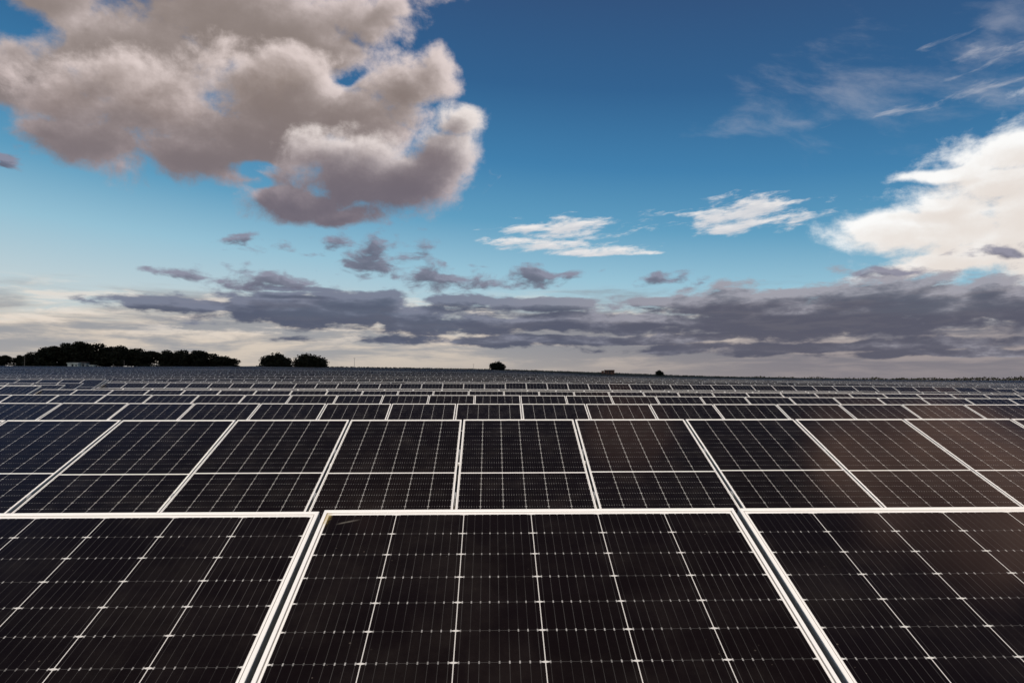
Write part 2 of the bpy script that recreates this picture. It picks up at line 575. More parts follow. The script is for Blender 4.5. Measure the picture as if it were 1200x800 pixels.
ROW_PANELS = {}
for i, Y in enumerate(ROWS):
    pxs_end = np.interp
    half = Y * 0.80 + 9
    ph = row_phase(i)
    n0 = int(math.floor((-half - ph) / PITCH))
    n1 = int(math.ceil((half - ph) / PITCH))
    items = []
    for n in range(n0, n1 + 1):
        X = ph + n * PITCH
        xc = X + PITCH / 2
        px = float(px_of(xc, Y))
        if (px < -330 or px > 1530) and abs(xc) > (9, 13, 17)[min(i, 2)]:
            continue
        if Y > float(np.interp(px, FAR_PX, END_D)):
            continue
        if table_gap(i, xc, Y):
            continue
        z = CZ + float(top_rel(xc, Y)) + table_offset(i, xc, Y)
        roll = math.atan((float(top_rel(xc + 2, Y)) - float(top_rel(xc - 2, Y))) / 4)
        if i < 2:
            roll = 0.0
        items.append((n, X + (PITCH - PW) / 2, z, roll, px))
    ROW_PANELS[i] = items
    if i < N_IND:
        # how much of a panel is inside the frame: left/right edges of its top and (partly hidden) lower part
        vis = []
        for it in items:
            n, X, z, roll, px = it
            low = Y - (1.35 if i == 0 else (1.55 if i == 1 else 0.5))
            a = min(float(px_of(X, Y)), float(px_of(X, low)))
            b2 = max(float(px_of(X + PW, Y)), float(px_of(X + PW, low)))
            # take the edge that matters on each side
            l = float(px_of(X + PW, Y)) if px < 600 else float(px_of(X + PW, Y))
            ok = (float(px_of(X + PW, Y)) > 3) and (float(px_of(X, Y)) < 1197)
            vis.append(ok)
        inside = [it for it, ok in zip(items, vis) if ok]
        outside = [it for it, ok in zip(items, vis) if not ok]
        for k, (n, X, z, roll, px) in enumerate(inside):
            rr = random.Random(i * 500 + n)
            dz = rr.uniform(-.0015, .0015)
            dt = math.radians(rr.uniform(-.5, .5))
            if i == 0:
                dz = (-0.004, 0.0, -0.001)[k] if k < 3 else 0
                X += (0.005, 0.0, -0.005)[k] if k < 3 else 0
                dt = 0
            rz = rr.uniform(-.0007, .0007)
            if i < 5:
                e = empty('solar_panel', (X, Y + rr.uniform(-.004, .004) * (i > 0), z + dz), (TILT + dt, -roll, rz))
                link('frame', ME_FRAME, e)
                link('glass', ME_STAIN if (i == 0 and k == 1) else ME_GLASS, e)
            else:
                if 'solar_panel_far' not in bpy.data.meshes:
                    vs, fs = [], []
                    for x, y, zz in ((0, 0, 0), (PW, 0, 0), (PW, -PL, 0), (0, -PL, 0), (0, 0, -.035), (PW, 0, -.035), (PW, -PL, -.035), (0, -PL, -.035)):
                        vs.append((x, y, zz))
                    fs = [(3, 2, 1, 0), (0, 1, 5, 4), (1, 2, 6, 5), (2, 3, 7, 6), (3, 0, 4, 7), (4, 5, 6, 7)]
                    mef = pydata('solar_panel_far', vs, fs)
                    uv_from_xy(mef)
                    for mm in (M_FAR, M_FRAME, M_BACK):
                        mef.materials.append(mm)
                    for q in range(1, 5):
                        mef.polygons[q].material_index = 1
                    mef.polygons[5].material_index = 2
                e = link('solar_panel', bpy.data.meshes['solar_panel_far'])
                e.location = (X, Y, z + dz)
                e.rotation_euler = (TILT + dt, -roll, rz)
            tag(e, panel_label(i, k, len(inside)), 'solar panel', 'solar panels in rows')
        for (n, X, z, roll, px) in outside:
            far_panel(panel_matrix(X, Y, z, roll, 0))
            if n % 4 == 0 and i > 0:
                xm, ym = X + PW / 2, Y - PL / 2 * math.cos(TILT)
                zm = z - PL / 2 * math.sin(TILT)
                far_post(xm, ym, float(ground_z(xm, ym)) - .2, zm - .06)
    else:
        for (n, X, z, roll, px) in items:
            rr = random.Random(i * 900 + n)
            far_panel(panel_matrix(X, Y, z, roll, math.radians(rr.uniform(-.5, .5))))
            if n % 4 == 0:
                xm, ym = X + PW / 2, Y - PL / 2 * math.cos(TILT)
                zm = z - PL / 2 * math.sin(TILT)
                far_post(xm, ym, float(ground_z(xm, ym)) - .3, zm - .05)

me = pydata('solar_panel_field', far_V, far_F)
uvl = me.uv_layers.new(name='UVMap')
uvl.data.foreach_set('uv', np.array(far_UV, dtype=np.float32).ravel())
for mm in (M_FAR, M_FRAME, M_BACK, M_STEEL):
    me.materials.append(mm)
me.polygons.foreach_set('material_index', np.array(far_M, dtype=np.int32))
fo = link('solar_panel_field', me)
tag(fo, 'mass of distant solar panel rows filling the plain up to the trees', 'solar panels', kind='stuff')

fix_normals(ME_FRAME)

# racks of the near rows: two rails, posts, clamps between the panels
RAILS = (0.72, 1.52)           # metres down the slope
for i in range(N_IND):
    Y = ROWS[i]
    items = [it for it in ROW_PANELS[i] if -60 < it[4] < 1260]
    if i == 0:
        items = ROW_PANELS[i]
    xm = items[len(items) // 2][1]
    rack = empty('mounting_rack', (xm, Y - 1.0, float(ground_z(xm, Y - 1))))
    names = ['front row', 'second row', 'third row', 'fourth row', 'fifth row', 'sixth row', 'seventh row', 'eighth row', 'ninth row']
    tag(rack, 'galvanised steel rack under the %s of solar panels' % names[i], 'mounting rack', 'racks under the panel rows')
    off = Vector(rack.location)
    ct, st = math.cos(TILT), math.sin(TILT)
    for s in RAILS:
        vs, fs = [], []
        for (n, X, z, roll, px) in items:
            R = Matrix.Rotation(-roll, 3, 'Y') @ Matrix.Rotation(TILT, 3, 'X')
            c = Vector((X, Y, z)) + R @ Vector((PW / 2, -s, -0.033 - 0.004 - 0.03))
            add_box(vs, fs, c - off, (PITCH - 0.004, 0.045, 0.06), R)
        link('rail', pydata('rail', vs, fs), rack, [M_STEEL])
    for q, (n, X, z, roll, px) in enumerate(items):
        if n % 4 != 0:
            continue
        vs, fs = [], []
        xc = X + PW / 2
        for s in RAILS:
            yy, zz = Y - s * ct, z - s * st - 0.11 * ct
            g = float(ground_z(xc, yy)) - 0.25
            add_box(vs, fs, Vector((xc, yy, (g + zz) / 2)) - off, (0.075, 0.06, zz - g))
        link('post', pydata('post', vs, fs), rack, [M_STEEL])
    if i < 3:
        for (n, X, z, roll, px) in items:
            for s in RAILS:
                vs, fs = [], []
                R = Matrix.Rotation(TILT, 3, 'X')
                add_box(vs, fs, Vector((X - (PITCH - PW) / 2, Y, z)) + R @ Vector((0, -s, -0.0145)) - off, (0.014, 0.05, 0.035), R)
                link('clamp', pydata('clamp', vs, fs), rack, [M_STEEL])

# ------------------------------------------------------------------ trees


def crown_mesh(name, w, h, seed, base=0.10, leaves=2600, lean=0.0):
    """leaf sized faces clustered in clumps, flattened dome, uneven outline"""
    rg = np.random.default_rng(seed)
    nc = 46
    cl = []
    while len(cl) < nc:
        p = rg.uniform(-1, 1, 3)
        p[2] = rg.uniform(base, 1.0)
        rad = math.hypot(p[0], p[1])
        lim = math.sqrt(max(0.0, 1 - max(0, (p[2] - 0.42) / 0.60) ** 2.3)) * (0.72 + 0.28 * min(1, p[2] / 0.35))
        lim *= 0.86 + 0.22 * math.sin(3 * math.atan2(p[1], p[0]) + seed)
        if rad < lim * 0.92 and (rad > lim * 0.45 or p[2] > 0.6):
            cl.append((p[0] * w / 2 * 0.86 + lean * p[2], p[1] * w / 2 * 0.86, p[2] * h * 0.90, rg.uniform(0.14, 0.22) * w))
    vs, fs = [], []
    per = leaves // nc
    for cx, cy, cz, r in cl:
        d = rg.normal(size=(per, 3))
        d /= np.linalg.norm(d, axis=1)[:, None]
        rad = r * rg.uniform(0.55, 1.08, per)[:, None]
        pts = d * rad * np.array([1, 1, 0.72]) + np.array([cx, cy, cz])
        for q, nn in zip(pts, d):
            if q[2] < 0.25:
                continue
            nrm = Vector(nn + rg.normal(size=3) * 0.55).normalized()
            a = nrm.orthogonal().normalized()
            a = Matrix.Rotation(rg.uniform(0, 6.28), 3, nrm) @ a
            c = nrm.cross(a)
            sz = rg.uniform(0.22, 0.44) * (w / 9) ** 0.5
            k = len(vs)
            o = Vector(q)
            vs += [(o + a * sz)[:], (o + c * sz * .7 + nrm * sz * .2)[:], (o - a * sz)[:], (o - c * sz * .7 + nrm * sz * .15)[:]]
            fs.append((k, k + 1, k + 2, k + 3))
    return pydata(name, vs, fs), cl


def trunk_mesh(name, w, h, cl, seed, multi=False):
    rg = random.Random(seed)
    vs, fs = [], []
    fork = h * 0.27
    add_tube(vs, fs, [(0, 0, -0.4), (0.05, 0.02, 0.15), (0.08, -0.03, fork * .6), (0.0, 0.05, fork)], [0.50, 0.36, 0.30, 0.30], 9)
    for c in rg.sample(cl, 9):
        m = Vector((c[0] * .45, c[1] * .45, (c[2] + fork) / 2 + .2))
        add_tube(vs, fs, [(0, 0.03, fork * .92), m[:], (c[0], c[1], c[2])], [0.20, 0.13, 0.04], 6)
    return pydata(name, vs, fs)


VAR = []
for q, (w, h, sd, base) in enumerate([(9.6, 10.0, 3, .0), (9.0, 9.0, 11, .02), (10.5, 8.4, 21, .0), (9.0, 7.0, 31, .12), (11.5, 5.4, 41, .03), (12.5, 5.4, 51, .26)]):
    cm, cl = crown_mesh('crown', w, h, sd, base, 5200)
    cm.materials.append(M_LEAF)
    tm = trunk_mesh('trunk', w, h, cl, sd)
    tm.materials.append(M_BARK)
    VAR.append((cm, tm, w, h))

# photo x of the trunk, photo y of the crown top, crown width in photo pixels, depth, mesh, label
TREES = [
    (5, 415.0, 17, 330, 1, 'small dark evergreen at the left end of the far tree line'),
    (22, 416.0, 15, 335, 0, 'small dark evergreen second from the left end of the tree line'),
    (34, 415.5, 14, 325, 3, 'small dark evergreen third from the left, against the taller grove'),
    (47, 412.5, 26, 305, 2, 'low rounded oak forming the left shoulder of the tall grove'),
    (62, 403.5, 27, 300, 1, 'tall dark oak on the left slope of the tallest crown'),
    (76, 401.5, 26, 306, 0, 'tall dark oak just left of the tallest crown'),
    (91, 399.6, 29, 300, 0, 'tallest dark oak of the grove, above the pale low shed'),
    (113, 403.0, 27, 302, 2, 'broad dark oak right of the tallest, above the small grey hut'),
    (129, 404.0, 24, 308, 1, 'dark oak with a rounded top, fourth right of the pale shed'),
    (143, 406.5, 23, 300, 3, 'dark oak with bright gaps under its crown mid grove'),
    (158, 408.5, 25, 304, 2, 'flat topped dark oak right of the middle of the grove'),
    (175, 409.5, 26, 300, 1, 'dark oak at the right end of the tall grove, before the gap'),
    (197, 411.5, 20, 302, 3, 'dark oak with sky showing below it, just right of the gap'),
    (213, 410.5, 26, 306, 2, 'wide dark oak third from the right end of the second clump'),
    (230, 410.0, 29, 300, 0, 'rounded dark oak topping the second clump of the tree line'),
    (247, 414.5, 22, 303, 2, 'lower dark oak second from the right end of the tree line'),
    (263, 418.0, 25, 300, 3, 'low dark oak at the right end of the line above the dark shed'),
    (323, 416.3, 35, 340, 4, 'lone dense round oak whose crown reaches the ground'),
    (362, 416.8, 37, 345, 5, 'lone oak with open crown and trunk showing below it'),
    (583, 424.8, 19, 447, 4, 'small lone dark oak on the crest above the middle of the field'),
    (772, 434.3, 9.5, 490, 4, 'tiny dark bush on the olive bank right of the brick hut'),
]
first_used = {}
for px, ytop, wpx, D, vi, lab in TREES:
    X = x_at(px, D)
    g = float(ground_z(X, D))
    cm, tm, w, h = VAR[vi]
    ztop = CZ + (HY - ytop) * D / F
    hw = max(1.2, ztop - g)
    ww = wpx * D / F * (1.32 if 40 < px < 280 else 1.08)
    e = empty('oak_tree' if wpx > 12 else 'bush', (X, D, g), (0, 0, random.uniform(-0.5, 0.5)))
    e.scale = (ww / w, ww / w, hw / h)
    link('crown', cm, e)
    link('trunk', tm, e)
    tag(e, lab, 'tree' if wpx > 12 else 'bush', 'evergreen oaks along the crest' if wpx > 12 else None)

# wood along the right horizon: one mass
vs, fs = [], []
rg = np.random.default_rng(5)
hts = {}
for q in range(9000):
    px = rg.uniform(640, 1330)
    D = rg.uniform(1050, 1250)
    X = x_at(px, D)
    top = 8.6 + 1.3 * math.sin(px / 7.0) * math.sin(px / 23.0 + 1) + 1.2 * math.sin(px / 61.0)
    g = CZ - 4.9
    z = g + rg.uniform(0, 1) ** 0.8 * top * rg.uniform(.7, 1)
    o = Vector((X, D, z + 1.2))
    nrm = Vector(rg.normal(size=3)).normalized()
    a = nrm.orthogonal().normalized()
    c = nrm.cross(a)
    s = rg.uniform(0.7, 1.5)
    k = len(vs)
    vs += [(o + a * s)[:], (o + c * s)[:], (o - a * s)[:], (o - c * s)[:]]
    fs.append((k, k + 1, k + 2, k + 3))
w = link('distant_wood', pydata('distant_wood', vs, fs), mats=[M_LEAF])
tag(w, 'thin dark wood along the horizon beyond the panels', 'wood', kind='stuff')

# weeds on the bank behind the panels
vs, fs = [], []
for q in range(5000):
    px = rg.uniform(300, 1000)
    D = float(np.interp(px, FAR_PX, FAR_D)) + rg.uniform(-4, 12)
    X = x_at(px, D)
    z = float(ground_z(X, D))
    hgt = rg.uniform(.15, .75)
    a = rg.uniform(0, 3.14)
    dx, dy = math.cos(a) * hgt * .5, math.sin(a) * hgt * .5
    k = len(vs)
    vs += [(X - dx, D - dy, z - .1), (X + dx, D + dy, z - .1), (X + dx * .3, D + dy * .3 + .1, z + hgt)]
    fs.append((k, k + 1, k + 2))
wd = link('weeds', pydata('weeds', vs, fs), mats=[M_LEAF])
tag(wd, 'rough weeds along the crest behind the panels', 'weeds', kind='stuff')

# ------------------------------------------------------------------ small buildings and masts


def house(px, D, w, d, h, roof_h, wall, roof, lab, cat, openings, name, slope='gable', lift=0.0):
    X = x_at(px, D)
    g = float(ground_z(X, D)) + lift
    e = empty(name, (X, D, g))
    vs, fs = [], []
    t = 0.25
    # four walls with the openings cut on the camera side
    xs = sorted({-w / 2, w / 2} | {o[0] for o in openings} | {o[0] + o[2] for o in openings})
    for a, b2 in zip(xs[:-1], xs[1:]):
        ops = [o for o in openings if o[0] <= a + 1e-6 and o[0] + o[2] >= b2 - 1e-6]
        if not ops:
            add_box(vs, fs, ((a + b2) / 2, -d / 2 + t / 2, h / 2 - .15), (b2 - a, t, h + .3))
        else:
            o = ops[0]
            if o[1] > 0.01:
                add_box(vs, fs, ((a + b2) / 2, -d / 2 + t / 2, o[1] / 2 - .15), (b2 - a, t, o[1] + .3))
            add_box(vs, fs, ((a + b2) / 2, -d / 2 + t / 2, (o[1] + o[3] + h) / 2), (b2 - a, t, h - o[1] - o[3]))
    add_box(vs, fs, (0, d / 2 - t / 2, h / 2 - .15), (w, t, h + .3))
    for s in (-1, 1):
        add_box(vs, fs, (s * (w / 2 - t / 2), 0, h / 2 - .15), (t - .004, d - 2 * t, h + .3))
    link('wall', pydata('wall', vs, fs), e, [wall])
    ov = 0.3
    if slope == 'gable':
        vs = [(-w / 2 - ov, -d / 2 - ov, h), (w / 2 + ov, -d / 2 - ov, h), (w / 2 + ov, d / 2 + ov, h), (-w / 2 - ov, d / 2 + ov, h),
              (-w / 2 - ov, 0, h + roof_h), (w / 2 + ov, 0, h + roof_h)]
        fs = [(0, 1, 5, 4), (2, 3, 4, 5), (1, 2, 5), (3, 0, 4), (3, 2, 1, 0)]
    else:
        vs, fs = [], []
        add_box(vs, fs, (0, 0, h + roof_h / 2), (w + 2 * ov, d + 2 * ov, roof_h), Matrix.Rotation(0.04, 3, 'X'))
    link('roof', pydata('roof', vs, fs), e, [roof])
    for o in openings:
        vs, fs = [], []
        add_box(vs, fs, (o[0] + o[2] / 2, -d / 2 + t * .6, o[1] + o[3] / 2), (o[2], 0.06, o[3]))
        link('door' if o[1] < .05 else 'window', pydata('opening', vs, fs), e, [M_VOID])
    tag(e, lab, cat)
    return e


house(88.5, 288, 4.1, 3.6, 1.75, 0.35, M_WHITE, M_WHITE, 'pale low shed in front of the tallest oaks', 'shed',
      [(-0.5, 0.0, 0.8, 1.4), (1.0, 0.6, 0.6, 0.6)], 'farm_shed', 'flat')
house(99.5, 289, 2.6, 2.4, 1.9, 0.5, M_GREY, M_TILE, 'small grey hut right beside the pale shed', 'hut', [(-0.4, 0.0, 0.8, 1.5)], 'hut')
house(108.5, 288, 1.7, 1.6, 1.1, 0.2, M_WHITE, M_WHITE, 'white box hut, right of the small grey hut', 'hut', [(-0.3, 0.0, 0.6, 0.8)], 'hut', 'flat')
house(263, 287, 4.8, 3.0, 1.25, 0.3, M_DARK, M_DARK, 'low dark shed beneath the last oak of the tree line', 'shed',
      [(-1.6, 0.0, 1.3, 1.0)], 'farm_shed', 'flat')
house(714, 478, 6.2, 4.2, 2.0, 0.5, M_BRICK, M_TILE, 'small reddish brick hut with dark roof on the bank', 'hut',
      [(-2.2, 0.5, 0.9, 0.9), (-0.5, 0.0, 1.0, 1.7), (1.3, 0.5, 0.9, 0.9)], 'brick_hut')
# pump box next to the brick hut
X = x_at(706.2, 477)
e = empty('pump_box', (X, 477, float(ground_z(X, 477))))
vs, fs = [], []
add_box(vs, fs, (0, 0, .75), (1.5, 1.4, 1.7))
link('body', pydata('body', vs, fs), e, [M_BRICK])
vs, fs = [], []
add_box(vs, fs, (0, 0, 1.66), (1.7, 1.6, 0.12))
link('lid', pydata('lid', vs, fs), e, [M_WOOD])
tag(e, 'small pinkish box left of the brick hut', 'pump box')


def mast(px, ytop, D, lab, wood=False, r=0.10):
    X = x_at(px, D)
    g = float(ground_z(X, D))
    h = CZ + (HY - ytop) * D / F - g
    e = empty('timber_post' if wood else 'mast', (X, D, g))
    vs, fs = [], []
    add_tube(vs, fs, [(0, 0, -.3), (0, 0, h * .5), (0, 0, h)], [r, r * .8, r * .55], 8)
    link('pole', pydata('pole', vs, fs), e, [M_WOOD if wood else M_STEEL])
    vs, fs = [], []
    if wood:
        add_box(vs, fs, (0, 0, h + .04), (r * 2.6, r * 2.6, .12))
        link('cap', pydata('cap', vs, fs), e, [M_WOOD])
    else:
        add_box(vs, fs, (0, 0, h * .92), (1.1, .09, .09))
        add_box(vs, fs, (-.5, 0, h * .92 + .13), (.10, .10, .18))
        add_box(vs, fs, (.5, 0, h * .92 + .13), (.10, .10, .18))
        link('crossarm', pydata('crossarm', vs, fs), e, [M_STEEL])
    tag(e, lab, 'post' if wood else 'mast')


mast(415.3, 419.0, 388, 'thin grey mast on the crest right of the two lone oaks', r=.11)
mast(555, 426.5, 447, 'thin faint mast on the crest left of the small lone oak', r=.09)
mast(28.8, 418.0, 284, 'pale timber post before the small evergreens at far left', True, .15)
mast(145.6, 423.0, 286, 'slim pale post in front of the middle of the oak grove', True, .13)

# ------------------------------------------------------------------ camera
cd = bpy.data.cameras.new('Camera')
cam = bpy.data.objects.new('Camera', cd)
COL.objects.link(cam)
cam.location = (0, 0, CZ)
cam.rotation_euler = (math.pi / 2 + PIT, 0, -YAW)
cd.sensor_fit = 'HORIZONTAL'
cd.sensor_width = 36.0
cd.lens = 36.0 * F / 1200
cd.clip_start = 0.05
cd.clip_end = 20000
S.camera = cam

# ------------------------------------------------------------------ sun and sky
SUN_AZ, SUN_EL = 180.0, 36.0        # degrees clockwise from +y, above the horizon
sl = bpy.data.lights.new('sun', 'SUN')
so = bpy.data.objects.new('sun', sl)
COL.objects.link(so)
sl.energy = 4.5
sl.angle = math.radians(0.5)
sl.color = (1.0, 0.92, 0.83)
sd = Vector((math.cos(math.radians(SUN_EL)) * math.sin(math.radians(SUN_AZ)),
             math.cos(math.radians(SUN_EL)) * math.cos(math.radians(SUN_AZ)), math.sin(math.radians(SUN_EL))))
so.rotation_euler = sd.to_track_quat('Z', 'Y').to_euler()

# unseen cloud added above and behind the viewer to shade the far plain
bm = bmesh.new()
bmesh.ops.create_icosphere(bm, subdivisions=6, radius=1.0)
from mathutils import noise as mnoise
CY0, CY1, CH = 62.0, 760.0, 520.0          # reach of its shadow along the view, and its height
for v in bm.verts:
    p = v.co.copy()
    n = mnoise.fractal(p * 2.3 + Vector((4.1, 2.2, 9.0)), 1.0, 2.1, 5)
    sc = 1 + 0.16 * n
    flat = 0.55 if p.z < 0 else 1.0
    v.co = Vector((p.x * 900 * sc, p.y * (CY1 - CY0) / 2 * (1 + 0.05 * n), p.z * 62 * flat * (1 + 0.7 * n)))
me = bpy.data.meshes.new('added_shade_cloud')
bm.to_mesh(me)
bm.free()
mc = bpy.data.materials.new('shade_cloud_volume')
mc.use_nodes = True
mc.node_tree.nodes.clear()
pv = mc.node_tree.nodes.new('ShaderNodeVolumePrincipled')
pv.inputs['Color'].default_value = (0.95, 0.94, 0.93, 1)
pv.inputs['Density'].default_value = 0.024
pv.inputs['Anisotropy'].default_value = 0.3
mo = mc.node_tree.nodes.new('ShaderNodeOutputMaterial')
mc.node_tree.links.new(pv.outputs[0], mo.inputs['Volume'])
co = link('added_shade_cloud', me, mats=[mc])
co.location = (0, (CY0 + CY1) / 2 + sd.y / sd.z * CH, CH)
tag(co, kind='stuff')

W = bpy.data.worlds.new('World')
S.world = W
W.use_nodes = True
nt = W.node_tree
nt.nodes.clear()
b = NB(nt)
BG_STRENGTH = 0.1


def uvp(px, py):
    """photo pixel -> sky angles, in units of 1/829 rad (azimuth, elevation)"""
    d = Vector(((px - 600) / F, 1.0, (400 - py) / F))
    d = Matrix.Rotation(PIT, 3, 'X') @ d
    d = Matrix.Rotation(-YAW, 3, 'Z') @ d
    d.normalize()
    return math.atan2(d.x, d.y) * F, math.asin(d.z) * F


def sky_color(*rgb):
    c = srgb(*rgb)
    return (c[0] / BG_STRENGTH, c[1] / BG_STRENGTH, c[2] / BG_STRENGTH, 1.0)


def blob_group(name, blobs, warp_s, warp_a, noise_s, stretch, amp, detail, rough, seed, gain=1.0, skew=0.0, billow=0.0, fades=(), holes=(), bias=0.0):
    """density of one bank of cloud as a function of the sky angles"""
    g = bpy.data.node_groups.new(name, 'ShaderNodeTree')
    g.interface.new_socket('P', in_out='INPUT', socket_type='NodeSocketVector')
    g.interface.new_socket('D', in_out='OUTPUT', socket_type='NodeSocketFloat')
    q = NB(g)
    gi = q.n('NodeGroupInput').outputs[0]
    go = q.n('NodeGroupOutput')
    P0 = q.v('ADD', gi, (seed * 731.7, seed * 433.1, 0.0))
    wv = q.noise(q.v('MULTIPLY', P0, (warp_s, warp_s * stretch, 1.0)), 1.0, 2.0, 0.5, color=True, dims='2D')
    wv = q.v('MULTIPLY', q.v('SUBTRACT', wv, (0.5, 0.5, 0.5)), (warp_a, warp_a / max(1.0, stretch * .7), 0.0))
    P = q.v('ADD', gi, wv)
    acc = None
    for (px, py, rx, ry) in blobs:
        cx, cy = uvp(px, py)
        ux = (uvp(px + 8, py)[0] - uvp(px - 8, py)[0]) / 16
        uy = -(uvp(px, py + 8)[1] - uvp(px, py - 8)[1]) / 16
        rx, ry = rx * ux, ry * uy
        l = q.v('LENGTH', q.v('MULTIPLY_ADD', P, (1 / rx, 1 / ry, 0.0), (-cx / rx, -cy / ry, 0.0)))
        v1 = q.m('SUBTRACT', 1.0, l)
        acc = v1 if acc is None else q.m('SMOOTH_MAX', acc, v1, 0.12)
    for (px, py, rx, ry) in holes:
        cx, cy = uvp(px, py)
        l = q.v('LENGTH', q.v('MULTIPLY_ADD', P, (1 / rx, 1 / ry, 0.0), (-cx / rx, -cy / ry, 0.0)))
        acc = q.m('SUBTRACT', acc, q.m('MULTIPLY', q.m('MAXIMUM', q.m('SUBTRACT', 1.0, l), 0.0), 1.1))
    acc = q.m('MAXIMUM', acc, -1.0)
    Pn = q.v('ADD', P0, q.v('MULTIPLY', wv, (0.6, 0.6, 0.0)))
    if skew:
        x, y, z = q.sep(Pn)
        Pn = q.comb(x, q.m('SUBTRACT', y, q.m('MULTIPLY', x, skew)), z)
    f = q.noise(q.v('MULTIPLY', Pn, (noise_s, noise_s * stretch, 1.0)), 1.0, detail, rough, dims='2D')
    n = q.m('MULTIPLY', q.m('SUBTRACT', f, 0.5), amp)
    if billow:
        rd = q.n('ShaderNodeTexNoise', noise_dimensions='2D', noise_type='RIDGED_MULTIFRACTAL')
        q.put(rd.inputs['Vector'], q.v('MULTIPLY', Pn, (noise_s * 1.15, noise_s * stretch * 1.15, 1.0)))
        rd.inputs['Scale'].default_value = 1.0
        rd.inputs['Detail'].default_value = min(detail, 5.0)
        rd.inputs['Roughness'].default_value = 0.5
        rd.inputs['Offset'].default_value = 1.0
        rd.inputs['Gain'].default_value = 1.0
        n = q.m('ADD', n, q.m('MULTIPLY', q.m('SUBTRACT', 0.9, q.m('MINIMUM', rd.outputs['Fac'], 3.0)), billow * 0.55))
    r = q.m('ADD', q.m('MULTIPLY_ADD', acc, gain, n), bias)
    if fades:
        x, y, z = q.sep(gi)
        for (lo, hi) in fades:                 # cloud thins out between these two heights
            r = q.m('SUBTRACT', r, q.ss(y, lo, hi, 0.0, 3.0))
    q.put(go.inputs[0], r)
    return g


def use(g, P):
    x = b.n('ShaderNodeGroup')
    x.node_tree = g
    b.put(x.inputs[0], P)
    return x.outputs[0]


def light(g, P, d0, steps, k):
    """how much sun gets through the cloud towards the upper right"""
    acc = None
    for (dx, dy, wt) in steps:
        d = b.m('MULTIPLY', b.m('MAXIMUM', use(g, b.v('ADD', P, (dx, dy, 0.0))), 0.0), wt)
        acc = d if acc is None else b.m('ADD', acc, d)
    return b.m('EXPONENT', b.m('MULTIPLY', acc, -k))


def bank(name, *args, **kw):
    """the cloud bank at full detail, and a smoother copy for its shading"""
    full = blob_group(name, *args, **kw)
    a2 = list(args)
    a2[6] = 5.0
    kw2 = dict(kw)
    soft = blob_group(name + '_soft', *a2, **kw2)
    return full, soft


def bgnode(col):
    x = b.n('ShaderNodeBackground')
    b.put(x.inputs[0], col)
    x.inputs[1].default_value = BG_STRENGTH
    return x.outputs[0]


def mixsh(f, s0, s1):
    x = b.n('ShaderNodeMixShader')
    b.put(x.inputs[0], f)
    nt.links.new(s0, x.inputs[1])
    nt.links.new(s1, x.inputs[2])
    return x.outputs[0]


def alpha(d, lo, hi, mx):
    return b.m('MULTIPLY', b.ss(d, lo, hi), mx)


geo = b.n('ShaderNodeTexCoord').outputs['Generated']
dirn = b.v('NORMALIZE', geo)
dx, dy, dz = b.sep(dirn)
U = b.m('MULTIPLY', b.m('ARCTAN2', dx, dy), F)
V = b.m('MULTIPLY', b.m('ARCSINE', dz), F)
P = b.comb(U, V, 0.0)

# clear sky: Nishita graded towards the deep blue of the photograph
sky = b.n('ShaderNodeTexSky', sky_type='NISHITA')
sky.sun_disc = False
sky.sun_elevation = math.radians(SUN_EL)
sky.sun_rotation = math.radians(SUN_AZ)
sky.air_density = 1.0
sky.dust_density = 0.6
sky.ozone_density = 3.0
Ve = b.m('ADD', V, b.m('MULTIPLY', b.m('MINIMUM', b.m('MAXIMUM', U, -700.0), 500.0), 0.075))
grad = b.ramp(b.lin(Ve, -20.0, 1300.0), [
    (0.000, sky_color(196, 200, 200)),
    (0.065, sky_color(192, 208, 212)),
    (0.110, sky_color(150, 194, 212)),
    (0.155, sky_color(90, 156, 190)),
    (0.205, sky_color(54, 124, 170)),
    (0.270, sky_color(38, 92, 139)),
    (0.345, sky_color(42, 75, 118)),
    (0.400, sky_color(44, 62, 94)),
    (0.470, sky_color(36, 39, 54)),
    (0.540, sky_color(42, 36, 43)),
    (0.680, sky_color(62, 46, 47)),
    (1.000, sky_color(58, 42, 42))])
base = b.mix(0.88, sky.outputs[0], grad)

# ---- outside the view: overhead and side clouds that light the place and show in the glass
pz = b.m('MAXIMUM', b.m('ADD', dz, 0.12), 0.05)
Pq = b.comb(b.m('DIVIDE', dx, pz), b.m('DIVIDE', dy, pz), 0.0)
oz = b.noise(b.v('ADD', Pq, (3.3, 1.2, 0.0)), 2.3, 7.0, 0.58, dims='2D')
near1 = b.m('SUBTRACT', 1.0, b.v('LENGTH', b.v('MULTIPLY_ADD', P, (1 / 210, 1 / 105, 0.0), (-640 / 210, -590 / 105, 0.0))))
near2 = b.m('SUBTRACT', 1.0, b.v('LENGTH', b.v('MULTIPLY_ADD', P, (1 / 105, 1 / 62, 0.0), (-225 / 105, -648 / 62, 0.0))))
near = b.m('MAXIMUM', b.m('MAXIMUM', near1, b.m('MULTIPLY', near2, 2.3)), -0.55)
ov = b.ss(b.m('MULTIPLY_ADD', near, 0.24, oz), 0.52, 0.74)
ov = b.m('MULTIPLY', ov, b.ss(V, 440.0, 540.0))
around = b.mix(b.m('MULTIPLY', ov, 0.92), base, b.mix(b.ss(oz, 0.5, 0.72), sky_color(132, 106, 100), sky_color(215, 174, 156)))
around = b.mix(b.ss(V, 20.0, 130.0, 0.75, 0.0), around, sky_color(176, 168, 165))
around = b.mix(b.ss(V, -60.0, -4.0, 1.0, 0.0), around, sky_color(110, 100, 92))
S_REST = bgnode(around)

VLOW = 138.0            # the bands near the horizon lie under this height

# ---- upper left: the big cumulus
A_FADE = ((425.0, 498.0), (VLOW + 12, VLOW - 2))
lowf = b.ss(V, 165.0, 330.0)
